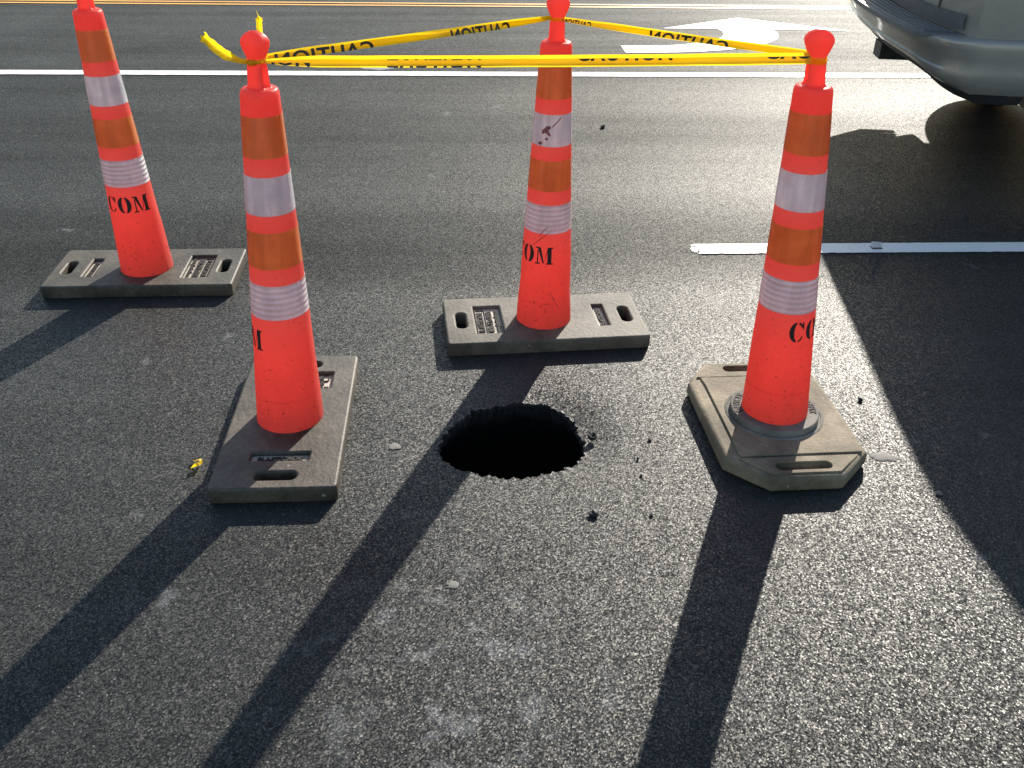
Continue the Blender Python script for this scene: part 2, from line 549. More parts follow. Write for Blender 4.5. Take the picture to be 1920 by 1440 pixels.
ARROW = [(0.7832, 7.4861), (0.8005, 7.2539), (1.0719, 7.2756), (1.3644, 7.3277), (1.5992, 7.4208), (1.8289, 7.5401), (1.98, 7.70), (2.08, 7.86), (2.1239, 7.9941), (2.1318, 8.1232), (2.1074, 8.2350), (2.7698, 8.2302), (1.926, 8.713), (1.2017, 8.1918), (1.6568, 8.2147), (1.68, 8.10), (1.6696, 7.9847), (1.6353, 7.88), (1.5653, 7.783), (1.416, 7.6497), (1.29, 7.58), (1.1736, 7.536), (.98, 7.505)]
def outline_face(pts, z, jit=.006):
    out = []
    for i in range(len(pts)):
        a, b = Vector(pts[i]), Vector(pts[(i + 1) % len(pts)])
        n_ = max(1, int((b - a).length / .05))
        for k in range(n_):
            p = a.lerp(b, k / n_)
            out.append((p.x + jit * noise.noise(Vector((p.x * 20, p.y * 20, 1))), p.y + jit * noise.noise(Vector((p.x * 20, p.y * 20, 7))), z))
    return out, [tuple(range(len(out)))]
v, f = outline_face(ARROW, .004)
tag(part('turn_arrow', v, f, MAT['white']), 'big white curved turn arrow painted in the middle lane', 'road marking')

def blob(name, x, y, rx, ry, z, h, mat, label, cat, seed, group=None, rough=.42, n=56, rz=0):
    v = [(0, 0, h)]
    f = []
    for k, (q, zz) in enumerate(((.55, h * .95), (.86, h * .6), (1.0, 0))):
        for i in range(n):
            a = 2 * math.pi * i / n
            r = q * (1 + rough * noise.noise(Vector((math.cos(a) * 1.3 + seed * 1.37, math.sin(a) * 1.3 + .43, seed * .71))) + rough * .4 * noise.noise(Vector((math.cos(a) * 5 + seed * 1.37, math.sin(a) * 5 + .3, 3.3))))
            v.append((rx * r * math.cos(a), ry * r * math.sin(a), zz * (1 + .3 * noise.noise(Vector((i * .9, k, seed))))))
    for i in range(n):
        f.append((0, 1 + i, 1 + (i + 1) % n))
    for k in range(2):
        for i in range(n):
            j = (i + 1) % n
            f.append((1 + k * n + i, 1 + (k + 1) * n + i, 1 + (k + 1) * n + j, 1 + k * n + j))
    o = part(name, v, f, mat, None, True, (x, y, z))
    o.rotation_euler[2] = rz
    return tag(o, label, cat, group)
blob('gum_blob', 1.060, 2.163, .036, .024, 0.0012, .0018, MAT['pale'], 'flattened whitish blob stuck to the road right of the tan base', 'splat', 3)
blob('paint_spot', -.331, 2.164, .018, .015, .0012, .0009, MAT['pale'], 'small pale spot on the asphalt left of the hole', 'splat', 5)
blob('paint_spot', -.129, 1.615, .016, .012, .0012, .0009, MAT['pale'], 'small pale spot on the asphalt beside the middle shadow', 'splat', 8)
blob('paint_smear', -.985, 6.655, .12, .07, .0012, .0008, MAT['smear'], 'faint whitish smear on the far side of the long white lane line', 'splat', 11)

def lump(name, x, y, s, mat, label, cat, seed, group=None, flat=.6, z=0):
    bm = bmesh.new()
    bmesh.ops.create_icosphere(bm, subdivisions=2, radius=1)
    for q in bm.verts:
        k = 1 + .55 * noise.noise(q.co * 1.7 + Vector((seed * 3.1, seed, 0)))
        q.co = Vector((q.co.x * s * k, q.co.y * s * k * .85, (q.co.z + .75) * s * k * flat))
    me = bpy.data.meshes.new(name)
    bm.to_mesh(me)
    bm.free()
    o = link(name, me, mat, None, False, (x, y, z))
    o.rotation_euler[2] = seed
    return tag(o, label, cat, group)
lump('stone', .49, 5.318, .015, MAT['crumb'], 'lone dark stone lying in the lane behind the middle cone', 'stone', 1)
lump('asphalt_crumb', .236, 2.232, .014, MAT['crumb'], 'dark asphalt crumb right at the edge of the hole', 'crumb', 2, None, .8, -.008)
lump('asphalt_crumb', .218, 1.877, .013, MAT['crumb'], 'largest dark crumb on the road in front of the hole', 'crumb', 3, None, .5)
lump('asphalt_crumb', 1.085, 2.456, .009, MAT['crumb'], 'dark crumb on sunlit road by the edge of the car shadow', 'crumb', 4)
for k, (x, y, s_) in enumerate(((.402, 2.22, .008), (.358, 2.127, .007), (.359, 2.049, .006), (.367, 1.881, .007))):
    lump('asphalt_crumb', x, y, s_ * .75, MAT['crumb'], 'tiny dark crumb scattered on the road between the hole and the tan base', 'crumb', 10 + k, 'crumbs between hole and tan base')
lump('pebble', 1.155, 1.994, .008, MAT['pale'], 'small pale pebble on the road in front of the tan base right corner', 'pebble', 31)

# little flexible lane marker on the white line
mk = thing('lane_marker', 'little grey upright tab marker standing on the shaded white line', 'road marker', (1.519, 3.652, .004), ROAD_A)
part('foot', [(-.022, -.012, 0), (.022, -.012, 0), (.022, .016, 0), (-.022, .016, 0), (-.02, -.01, .004), (.02, -.01, .004), (.02, .014, .004), (-.02, .014, .004)],
     [(0, 1, 5, 4), (1, 2, 6, 5), (2, 3, 7, 6), (3, 0, 4, 7), (4, 5, 6, 7)], MAT['cardark'], mk)
part('tab', [(-.024, -.004, .004), (.022, -.004, .004), (.022, 0, .004), (-.024, 0, .004), (-.022, .006, .026), (.021, .006, .022), (.021, .010, .022), (-.022, .010, .026)],
     [(0, 1, 5, 4), (1, 2, 6, 5), (2, 3, 7, 6), (3, 0, 4, 7), (4, 5, 6, 7)], MAT['marker'], mk)

# ------------------------------------------------------------------ cones
CONES = {
    1: dict(x=-1.3911, y=3.2321, yaw=R(4.54), t=.0492, lx=-.0363, ly=.0222, head=R(-8), com=-14, zc=.272),
    2: dict(x=-.6388, y=2.2436, yaw=R(3.86), t=.0492, lx=.0108, ly=.0670, head=R(-27), com=-101, zc=.272),
    3: dict(x=.1050, y=2.8855, yaw=R(7.55), t=.0492, lx=.0083, ly=.0188, head=R(6), com=-41, zc=.262),
    4: dict(x=.7688, y=2.2950, yaw=R(5.5), t=.0762, lx=-.0526, ly=.0311, head=R(3), com=71, zc=.285),
}
def cone_r(z):
    r = .0940 - .0514 * z
    return r
def axis_pt(c, z):
    return Vector((c['lx'] * z, c['ly'] * z, c['t'] + z))
def lofted(sections, c, n=64):
    """sections: (z, half width, half depth, exponent, side recess); tops are closed"""
    v, f = [], []
    for z, a, b, e, rec in sections:
        o = axis_pt(c, z)
        for i in range(n):
            th = 2 * math.pi * i / n
            cs, sn = math.cos(th), math.sin(th)
            px = a * math.copysign(abs(cs) ** (2 / e), cs)
            py = b * math.copysign(abs(sn) ** (2 / e), sn)
            if rec:
                k = max(0, 1 - (abs(py) / (b * .62)) ** 4)
                px *= 1 - rec * k
            h = c['head']
            v.append((o.x + px * math.cos(h) - py * math.sin(h), o.y + px * math.sin(h) + py * math.cos(h), o.z))
    for j in range(len(sections) - 1):
        for i in range(n):
            k = (i + 1) % n
            f.append((j * n + i, j * n + k, (j + 1) * n + k, (j + 1) * n + i))
    f.append(tuple((len(sections) - 1) * n + i for i in range(n)))
    return v, f

def ring_surface(c, z0, z1, off, nz, n=72, warp=None):
    v, f = [], []
    for j in range(nz + 1):
        z = z0 + (z1 - z0) * j / nz
        o = axis_pt(c, z)
        for i in range(n):
            a = 2 * math.pi * i / n
            r = cone_r(z) + off
            if warp:
                r += warp(a, z)
            v.append((o.x + r * math.cos(a), o.y + r * math.sin(a), o.z))
    for j in range(nz):
        for i in range(n):
            k = (i + 1) % n
            f.append((j * n + i, j * n + k, (j + 1) * n + k, (j + 1) * n + i))
    return v, f

# stencil letters as quads in a unit box (x right, y up)
def arc_band(cx, cy, ro, ri, a0, a1, n=14):
    q = []
    for i in range(n):
        t0, t1 = R(a0 + (a1 - a0) * i / n), R(a0 + (a1 - a0) * (i + 1) / n)
        pt = lambda rr, t: (cx + rr[0] * math.cos(t), cy + rr[1] * math.sin(t))
        q.append((pt(ro, t0), pt(ro, t1), pt(ri, t1), pt(ri, t0)))
    return q
def quad_split(p, n=5):
    a, b, c_, d = [Vector(x) for x in p]
    out = []
    for i in range(n):
        for j in range(2):
            g = lambda s_, t_: tuple(a.lerp(b, s_).lerp(d.lerp(c_, s_), t_))
            out.append((g(j / 2, i / n), g((j + 1) / 2, i / n), g((j + 1) / 2, (i + 1) / n), g(j / 2, (i + 1) / n)))
    return out
def letter_C():
    q = arc_band(.43, .5, (.43, .51), (.16, .43), 98, 262, 22)
    q += arc_band(.46, .5, (.36, .51), (.24, .40), 82, 36, 8) + arc_band(.46, .5, (.36, .51), (.27, .42), -82, -28, 8)
    q += quad_split(((.72, .98), (.82, .98), (.84, .58), (.70, .72)), 4)
    return q, .88
def letter_O():
    q = arc_band(.43, .5, (.43, .51), (.13, .43), 97, 263, 22) + arc_band(.51, .5, (.43, .51), (.13, .43), 83, -83, 22)
    return q, .96
def letter_M():
    q = []
    q += quad_split(((.12, 0), (.20, 0), (.20, .82), (.12, .82)))
    q += quad_split(((.0, 0), (.32, 0), (.32, .08), (.0, .08)), 2)
    q += quad_split(((.0, .92), (.30, .92), (.30, 1), (.0, 1)), 2)
    q += quad_split(((.50, .06), (.60, .06), (.34, 1), (.12, 1)), 6)
    q += quad_split(((.60, .06), (.645, .20), (.86, .92), (.80, .98)), 6)
    q += quad_split(((.80, 0), (1.06, 0), (1.06, 1), (.80, 1)), 6)
    q += quad_split(((.72, 0), (1.16, 0), (1.16, .08), (.72, .08)), 2)
    q += quad_split(((.80, .92), (1.16, .92), (1.16, 1), (.80, 1)), 2)
    return q, 1.2
def stencil(c, phi0, zc, size=.058):
    d = Vector((-c['x'], c['y']))
    phi = math.atan2(d.x, d.y) + R(phi0)
    quads, x = [], 0
    for fn in (letter_C, letter_O, letter_M):
        q, w_ = fn()
        quads += [tuple((p[0] * .86 + x, p[1]) for p in qq) for qq in q]
        x += (w_ + .10) * .86
    x -= .09
    v, f = [], []
    tilt = .0
    for k, qq in enumerate(quads):
        ids = []
        for px, py in qq:
            u = (px - x / 2) * size
            z = zc + (py - .5) * size + tilt * u
            r = cone_r(z) + .0009 + .00008 * (k % 2)
            a = phi + u / cone_r(zc)
            o = axis_pt(c, z)
            ids.append(len(v))
            v.append((o.x + r * math.sin(a), o.y - r * math.cos(a), o.z))
        f.append(tuple(ids))
    return v, f

BL, BW = .686, .333
def rect_base(i, c, root, flip):
    """long rubber base; +u end carries the wide plate unless flipped"""
    base = None
    loops = [rrect(0, 0, BL / 2, BW / 2, .016)]
    loops.append(rrect(-BL / 2 + .056, 0, .018, .056, .0175))
    loops.append(rrect(BL / 2 - .056, 0, .018, .056, .0175))
    wide = (-BL / 2 + .150, 0, .046, .098)
    narrow = (BL / 2 - .142, 0, .018, .078)
    loops.append(rrect(*wide, .002, 2))
    loops.append(rrect(*narrow, .002, 2))
    me = curve_slab(loops, c['t'], .007, 3)
    yaw = c['yaw'] + flip
    base = link('base', me, MAT['rubber_worn' if i == 3 else 'rubber'], root, False, (0, 0, c['t'] / 2))
    for p in me.polygons:
        p.use_smooth = True
    me.set_sharp_from_angle(angle=R(35))
    base.rotation_euler[2] = yaw
    zf = c['t'] / 2 - .013
    for nm, (cx, cy, hx, hy) in (('plaque', wide), ('plaque', narrow)):
        part(nm, [(cx - hx - .004, cy - hy - .004, zf), (cx + hx + .004, cy - hy - .004, zf), (cx + hx + .004, cy + hy + .004, zf), (cx - hx - .004, cy + hy + .004, zf)], [(0, 1, 2, 3)], MAT['plaque'], base)
    # raised lettering, lines read along the short side
    def letters(txt, size, cx, cy, length, bold=.0):
        me_ = text_mesh(txt, size, bold, .0022, 1.0)
        xs = [p.co.x for p in me_.vertices]
        k = length / (max(xs) - min(xs))
        m0 = (max(xs) + min(xs)) / 2
        for p in me_.vertices:
            x, y, z = (p.co.x - m0) * k, p.co.y, p.co.z
            p.co = (cx - y, cy + x, zf + .0024 + z)
        return link('lettering', me_, MAT['letter'], base)
    letters('PLASTICADE', .027, wide[0] - .0245, 0, .142, .0006)
    letters('800-772-0355', .026, wide[0] + .007, 0, .150, .0006)
    letters('www.plasticade.com', .022, wide[0] + .0305, 0, .182, .0004)
    letters('PLASTICADE', .022, narrow[0] + .001, 0, .120, .0005)
    fr = [rrect(wide[0] - .0245, 0, .018, .088, .006, 4), rrect(wide[0] - .0245, 0, .0150, .085, .004, 4)]
    me_ = curve_slab(fr, .004, .0004, 0)
    link('frame', me_, MAT['letter'], base, False, (0, 0, zf + .0022))
    return base

def hex_base(c, root):
    T = .056
    hw, hl, fe, se = .205, .303, .100, .198
    oct_ = [(-fe, -hl), (fe, -hl), (hw, -se), (hw, se), (fe + .03, hl), (-fe - .03, hl), (-hw, se), (-hw, -se)]
    def inset(s_):
        return [(x * (1 - s_ / hw), y * (1 - s_ / hl)) for x, y in oct_]
    slot_f = rrect(.0, -hl + .046, .078, .017, .0165)
    slot_b = rrect(.0, hl - .046, .078, .017, .0165)
    me = curve_slab([oct_, slot_f, slot_b], T - .006, .014, 4)
    base = link('base', me, MAT['rubber_tan'], root, False, (0, 0, (T - .006) / 2))
    for p in me.polygons:
        p.use_smooth = True
    me.set_sharp_from_angle(angle=R(30))
    base.rotation_euler[2] = c['yaw']
    # raised top plate: centre panel between two moulded flanges, with a narrow groove all round
    z0 = (T - .006) / 2
    hh = hl - .098
    panel = [(-hw + .045, -hh), (hw - .020, -hh), (hw - .020, se + .0), (hw - .022, hh), (-hw + .042, hh + .004), (-hw + .045, se - .03)]
    me = curve_slab([panel], .008, .002, 1)
    link('top_panel', me, MAT['rubber_tan'], base, False, (0, 0, z0 + .002))
    def flange(y0, y1, slot, sgn):
        # end flange carrying the hand slot
        def xat(y):
            ay = abs(y)
            if ay < se:
                return hw - .020
            t = (ay - se) / (hl - se)
            return hw + (fe + (.03 if sgn > 0 else 0) - hw) * t - .020
        pts = [(-xat(y0), y0), (xat(y0), y0), (xat(y1), y1), (-xat(y1), y1)]
        if sgn < 0:
            pts = pts[::-1]
        return curve_slab([pts, slot], .007, .002, 1)
    link('end_flange', flange(hh + .006, hl - .014, slot_b, 1), MAT['rubber_tan'], base, False, (0, 0, z0 + .0015))
    link('end_flange', flange(-hh - .010, -hl + .014, slot_f, -1), MAT['rubber_tan'], base, False, (0, 0, z0 + .0015))
    # serrated slot edge beside the front flange
    v, f = [], []
    for k in range(26):
        x = -.115 + k * .0092
        b0 = len(v)
        v += [(x, -hh - .0095, z0 + .002), (x + .006, -hh - .0095, z0 + .002), (x + .003, -hh - .0025, z0 + .002), (x + .003, -hh - .0095, z0 + .0058)]
        f += [(b0, b0 + 1, b0 + 3), (b0 + 1, b0 + 2, b0 + 3), (b0 + 2, b0, b0 + 3)]
    o = part('serrated_slot', v, f, MAT['disc'], base)
    o['kind'] = 'stuff'
    # raised round disc with lettering that carries the cone
    n = 72
    v, f = [], []
    for r, z in ((.142, T + .0005), (.138, T + .003), (.1345, T + .003), (.1335, T + .001), (.128, T + .001), (.127, T + .016), (.124, T + .0185), (.090, T + .0185)):
        for i in range(n):
            a = 2 * math.pi * i / n
            v.append((r * math.cos(a), r * math.sin(a), z))
    for j in range(7):
        for i in range(n):
            k = (i + 1) % n
            f.append((j * n + i, j * n + k, (j + 1) * n + k, (j + 1) * n + i))
    disc = part('locking_disc', v, f, MAT['disc'], root, angle=35)
    # lettering round the disc
    def around(txt, a_mid, size=.026):
        me_ = text_mesh(txt, size, .0006, .001, 1.05)
        for p in me_.vertices:
            x, y, z = p.co
            r = .1085 + y
            a = R(a_mid) - x / .1085
            p.co = (r * math.cos(a), r * math.sin(a), T + .0192 + z)
        link('lettering', me_, MAT['letter'], disc)
    around('TRAFFIX', -28 + 40)
    around('DEVICES', 180 - 12)
    return base

LABELS = {
    1: 'orange cone at far left with full COM lettering, no tape on it',
    2: 'orange front left cone with tape knotted round its neck, base end towards the viewer',
    3: 'orange middle cone behind the hole with a scuffed upper white band',
    4: 'orange front right cone on a tan cut-corner base with a round disc',
}
BANDS = [('o', .757, .857), ('w', .615, .712), ('o', .474, .571), ('w2', .336, .430)]
for i, c in CONES.items():
    root = thing('traffic_cone', LABELS[i], 'traffic cone', (c['x'], c['y'], 0), 0, 'orange cones round the hole')
    if i == 4:
        hex_base(c, root)
    else:
        rect_base(i, c, root, {1: math.pi, 2: -math.pi / 2, 3: 0}[i])
    wseed = i * 11.3
    def warp(a, z, wseed=wseed, i=i):
        k = .0022 if i != 3 else .0042
        return k * noise.noise(Vector((math.cos(a) * 1.6 + wseed, math.sin(a) * 1.6, z * 9))) * max(0, 1 - abs(z - .13) / .20)
    # body: foot skirt, tapered tube, rounded shoulder and top plate; the tube is cut out under the white sheeting
    wz = [(z0 + .001, z1 - .001) for k_, z0, z1 in BANDS if k_ != 'o']
    cuts = sorted([-.003, .895] + [q for zz in wz for q in zz])
    v, f = [], []
    for za, zb in zip(cuts, cuts[1:]):
        if any(abs(za - z0) < 1e-6 for z0, z1 in wz):
            continue
        v2, f2 = ring_surface(c, za, zb, 0, max(2, int((zb - za) / .015)), 72, warp)
        f += [tuple(q + len(v) for q in ff) for ff in f2]
        v += v2
    n = 72
    for z, r in ((.902, .0474), (.909, .0462), (.9135, .0435), (.9155, .0400), (.9160, .012)):
        o = axis_pt(c, z)
        b0 = len(v)
        for q in range(n):
            a = 2 * math.pi * q / n
            v.append((o.x + r * math.cos(a), o.y + r * math.sin(a), o.z))
        for q in range(n):
            k = (q + 1) % n
            f.append((b0 - n + q, b0 - n + k, b0 + k, b0 + q))
    part('cone_body', v, f, MAT['cone'], root, angle=50)
    # moulded seam low on the body
    sv, sf = ring_surface(c, .092, .0945, .0011, 1)
    part('seam', sv, sf, MAT['cone'], root, True)
    # grab handle: webbed neck and bulbous head
    S = [(.9150, .031, .024, 3.2, .0), (.9180, .027, .0215, 3.6, .10), (.922, .0238, .0200, 4.5, .34), (.930, .0226, .0194, 5, .44), (.945, .0222, .0190, 5, .44), (.957, .0216, .0186, 5, .36),
         (.966, .0213, .0183, 4, .16), (.972, .0208, .0178, 3.4, .04), (.978, .0200, .0172, 3, 0), (.983, .0206, .0174, 3.2, 0), (.990, .0234, .0186, 3.6, 0), (1.000, .0278, .0204, 4, 0), (1.010, .0316, .0220, 4.2, 0), (1.018, .0338, .0228, 4.2, 0),
         (1.0235, .0340, .0226, 4, 0), (1.029, .0320, .0214, 3.6, 0), (1.035, .0276, .0188, 3.2, 0), (1.0405, .0210, .0150, 2.8, 0), (1.0445, .0130, .0096, 2.4, 0), (1.0460, .0050, .0040, 2, 0)]
    v, f = lofted(S, c)
    part('grab_handle', v, f, MAT['cone'], root, angle=48)
    for kind, z0, z1 in BANDS:
        v, f = ring_surface(c, z0, z1, .0009, 8, 72, warp)
        o = part('reflective_band', v, f, MAT['osheet'] if kind == 'o' else MAT['wsheet'] if kind == 'w' else MAT['wsheet2'], root, True)
        o['label'] = {'o': 'orange reflective band', 'w': 'plain white reflective band', 'w2': 'ribbed white reflective band'}[kind]
    if i == 3:
        d_ = Vector((-c['x'], c['y']))
        ph = math.atan2(d_.x, d_.y)
        for u0, zq, wu, wz_, tilt_, sd in ((-.018, .667, .009, .012, .6, 1), (-.010, .655, .005, .007, -.4, 2), (-.036, .625, .007, .006, .2, 3), (.012, .690, .002, .018, .9, 4), (-.016, .640, .004, .004, 0, 5), (-.022, .318, .0016, .030, 1.1, 6), (-.014, .345, .0014, .020, .8, 7), (.030, .11, .0015, .03, -.5, 8)):
            v, m_ = [], 14
            for q in range(m_):
                a_ = 2 * math.pi * q / m_
                rr = 1 + .8 * noise.noise(Vector((math.cos(a_) * 2 + sd * 2.7, math.sin(a_) * 2, sd * 1.3)))
                u_, z_ = wu * rr * math.cos(a_) + tilt_ * wz_ * rr * math.sin(a_), zq + wz_ * rr * math.sin(a_)
                r_ = cone_r(z_) + .0026
                o_ = axis_pt(c, z_)
                an = ph + (u0 + u_) / cone_r(zq)
                v.append((o_.x + r_ * math.sin(an), o_.y - r_ * math.cos(an), o_.z))
            part('scuff_mark', v, [tuple(range(m_))], MAT['scuff'], root)
    v, f = stencil(c, c['com'], c['zc'])
    part('stencil_lettering', v, f, MAT['black'], root)

# ------------------------------------------------------------------ caution tape
def knot_pt(i, dz=0.0):
    c = CONES[i]
    p = axis_pt(c, .979 + dz)
    return Vector((c['x'] + p.x, c['y'] + p.y, p.z))
tape = thing('caution_tape', 'yellow caution tape tied round three cone tops into a triangle', 'caution tape', tuple(knot_pt(2)))
T0 = knot_pt(2)
class Strand:
    def __init__(s, a, b, wid, sagd, lean, pinch_a, pinch_b, seed):
        s.a, s.b, s.w, s.sag, s.lean, s.pa, s.pb, s.seed = a, b, wid, sagd, lean, pinch_a, pinch_b, seed
        s.d = (b - a)
        s.L = s.d.length
        h = Vector((s.d.y, -s.d.x, 0)).normalized()
        s.n = h if h.y < 0 else -h            # faces the viewer's side of the road
    def width(s, t):
        k = 1.0
        if t * s.L < .13:
            k = min(k, s.pa + (1 - s.pa) * (t * s.L / .13) ** .7)
        if (1 - t) * s.L < .13:
            k = min(k, s.pb + (1 - s.pb) * ((1 - t) * s.L / .13) ** .7)
        return s.w * k
    def at(s, t, q, off=0.0, layer=0):
        """q: -.5 bottom .. .5 top of the strip; layer 1 is the folded-over back leaf"""
        p = s.a.lerp(s.b, t)
        p = p + Vector((0, 0, -s.sag * 4 * t * (1 - t)))
        wv = s.width(t)
        rip = .0030 * noise.noise(Vector((t * s.L * 9, s.seed, q * 1.5)))
        ln = s.lean + .55 * noise.noise(Vector((t * 4, s.seed, 5)))
        back = Vector((0, 0, math.cos(ln))) - s.n * math.sin(ln)
        p = p + back * (q * wv)
        p = p + s.n * (off + rip - layer * .004 * (1 - .0 * q))
        return p
    def leaf(s, name, q0, q1, layer, mat, parent, nt=60, nq=4):
        v, f = [], []
        for i in range(nt + 1):
            for j in range(nq + 1):
                v.append(s.at(i / nt, q0 + (q1 - q0) * j / nq, 0, layer) - T0)
        for i in range(nt):
            for j in range(nq):
                a = i * (nq + 1) + j
                f.append((a, a + nq + 1, a + nq + 2, a + 1))
        return part(name, v, f, mat, parent, True)
    def text(s, txt, t0, t1, qa, qb, keep, mirror, parent, off=.0009):
        """lettering between t0 and t1, spanning qa..qb for its full height, clipped to the leaf (keep = q range)"""
        me = text_mesh(txt, 1.0, .034, 0, 1.12)
        bm = bmesh.new()
        bm.from_mesh(me)
        bpy.data.meshes.remove(me)
        xs = [p.co.x for p in bm.verts]
        ys = [p.co.y for p in bm.verts]
        x0, x1, y0, y1 = min(xs), max(xs), min(ys), max(ys)
        for p in bm.verts:
            u = (p.co.x - x0) / (x1 - x0)
            if mirror:
                u = 1 - u
            p.co = (u, qa + (qb - qa) * (p.co.y - y0) / (y1 - y0), 0)
        for q, nrm in ((keep[0], (0, -1, 0)), (keep[1], (0, 1, 0))):
            bmesh.ops.bisect_plane(bm, geom=bm.verts[:] + bm.edges[:] + bm.faces[:], plane_co=(0, q, 0), plane_no=nrm, clear_outer=True)
        for k in range(1, 14):
            bmesh.ops.bisect_plane(bm, geom=bm.verts[:] + bm.edges[:] + bm.faces[:], plane_co=(k / 14, 0, 0), plane_no=(1, 0, 0))
        for p in bm.verts:
            t = t0 + (t1 - t0) * p.co.x
            p.co = s.at(t, p.co.y, off) - T0
        me = bpy.data.meshes.new('lettering')
        bm.to_mesh(me)
        bm.free()
        return link('lettering', me, MAT['ink'], parent)
def nk(i, to, dz=0.0):
    """leaves the neck of cone i towards cone `to`"""
    a, b = knot_pt(i, dz), knot_pt(to, dz)
    d = (b - a).normalized()
    return a + Vector((d.x, d.y, 0)) * .019
front = Strand(nk(2, 4) + Vector((0, -.012, 0)), nk(4, 2) + Vector((0, -.016, .002)), .0265, .003, .25, .25, .9, 1)
fl = front.leaf('tape_strand', -.5, .22, 0, MAT['tape'], tape)
front.leaf('folded_leaf', -.30, .5, 1, MAT['tape'], fl)
for t0, t1, qa, qb, kp in ((.222, .398, -.62, .62, (-.5, -.36)), (.572, .747, -.02, 1.3, (-.5, .20)), (.915, 1.0, -.02, 1.3, (-.5, .20)), (.015, .085, -.5, .9, (-.5, -.1))):
    front.text('CAUTION' if t1 < .8 and t0 > .1 else 'CAU' if t0 > .5 else 'ION', t0, t1, qa, qb, kp, False, fl)
front.text('CAUTION', .222, .398, -.62, .30, (.13, .21), False, fl)
left = Strand(nk(2, 3, .004), nk(3, 2, .004), .021, .002, .2, .5, .45, 2)
ll = left.leaf('tape_strand', -.5, .36, 0, MAT['tape'], tape)
left.leaf('folded_leaf', -.35, .5, 1, MAT['tape'], ll)
left.text('CAUTION', .03, .335, -1.3, .34, (-.5, .34), True, ll)
left.text('CAUTION', .60, .825, -1.3, .34, (-.5, .34), True, ll)
right = Strand(nk(3, 4, .0), nk(4, 3, .004), .0195, .002, .3, .55, .9, 3)
rl = right.leaf('tape_strand', -.40, .38, 0, MAT['tape'], tape)
right.leaf('folded_leaf', -.5, .5, 1, MAT['tape'], rl)
right.text('CAUTION', .005, .14, -1.1, .34, (-.38, .34), True, rl)
right.text('CAUTION', .40, .715, -1.1, .34, (-.38, .34), True, rl)
# wraps round the necks
def wrap(i, name, zs, rr, twist, mat, seed):
    c = CONES[i]
    n = 40
    v, f = [], []
    for k in range(n + 1):
        a = 2 * math.pi * k / n
        for j, (dz, off) in enumerate(zs):
            o = axis_pt(c, .979 + dz + twist * math.sin(a + seed))
            e = 2.8
            cs, sn = math.cos(a), math.sin(a)
            px = (.0205 + rr + off) * math.copysign(abs(cs) ** (2 / e), cs)
            py = (.0178 + rr + off) * math.copysign(abs(sn) ** (2 / e), sn)
            h = c['head']
            g = .0012 * noise.noise(Vector((cs * 3 + seed, sn * 3, j)))
            v.append(Vector((c['x'] + o.x + (px + g) * math.cos(h) - (py + g) * math.sin(h), c['y'] + o.y + (px + g) * math.sin(h) + (py + g) * math.cos(h), o.z + g)) - T0)
    m = len(zs)
    for k in range(n):
        for j in range(m - 1):
            f.append((k * m + j, (k + 1) * m + j, (k + 1) * m + j + 1, k * m + j + 1))
    return part(name, v, f, mat, tape, True)
wrap(2, 'tape_wrap', [(-.006, .001), (-.002, .003), (.002, .0015), (.005, .002)], .001, .002, MAT['tape'], 1)
wrap(2, 'tape_wrap', [(-.003, .0045), (0.0, .005), (.003, .0035)], .001, -.003, MAT['tape'], 4)
wrap(3, 'tape_wrap', [(-.005, .001), (0, .0025), (.005, .001)], .001, .001, MAT['tape'], 2)
wrap(4, 'tape_wrap', [(-.013, .0005), (-.004, .002), (.003, .001)], .001, .001, MAT['tape'], 3)
# the knot and its two loose ends on the left cone
bm = bmesh.new()
bmesh.ops.create_icosphere(bm, subdivisions=3, radius=1)
for q in bm.verts:
    k = 1 + .5 * noise.noise(q.co * 2.3)
    q.co = Vector((q.co.x * .014 * k - .006, q.co.y * .008 * k - .0225, q.co.z * .007 * k - .001))
me = bpy.data.meshes.new('knot')
bm.to_mesh(me)
bm.free()
link('knot', me, MAT['tape'], tape, True)
def tail(pts, wid, seed, name='loose_end'):
    """pts: (point, half width vector)"""
    v, f = [], []
    n = 26
    P = [Vector(p) for p in pts]
    def cr(t):
        k = min(int(t * (len(P) - 1)), len(P) - 2)
        u = t * (len(P) - 1) - k
        p0, p1, p2, p3 = P[max(k - 1, 0)], P[k], P[k + 1], P[min(k + 2, len(P) - 1)]
        return .5 * ((2 * p1) + (p2 - p0) * u + (2 * p0 - 5 * p1 + 4 * p2 - p3) * u * u + (3 * p1 - p0 - 3 * p2 + p3) * u ** 3)
    m = 6
    for i in range(n + 1):
        t = i / n
        p = cr(t)
        d = (cr(min(t + .02, 1)) - cr(max(t - .02, 0))).normalized()
        side = d.cross(Vector((.25, -1, .3))).normalized()
        wv = wid * (.3 + .7 * min(1, t * 2.2))
        for j in range(m + 1):
            q = j / m - .5
            fold = .35 * wv * (abs(q) * 2) ** 1.3
            rag = (.010 * noise.noise(Vector((q * 9, seed, 0)))) if i == n else 0
            v.append(p + side * (q * wv * (.85 + .3 * noise.noise(Vector((t * 6, seed, 1))))) + Vector((0, -fold, 0)) + d * rag + Vector((0, 0, .002 * noise.noise(Vector((t * 14, q * 6, seed))))))
    for i in range(n):
        for j in range(m):
            a = i * (m + 1) + j
            f.append((a, a + m + 1, a + m + 2, a + 1))
    return part(name, v, f, MAT['tape'], tape, True)
tail([(-.012, -.022, 0), (-.035, -.03, .008), (-.068, -.035, .026), (-.100, -.03, .052), (-.110, -.028, .060)], .026, 3)
tail([(.008, .020, 0), (.012, .034, .03), (.008, .036, .065), (.010, .036, .092)], .016, 6)
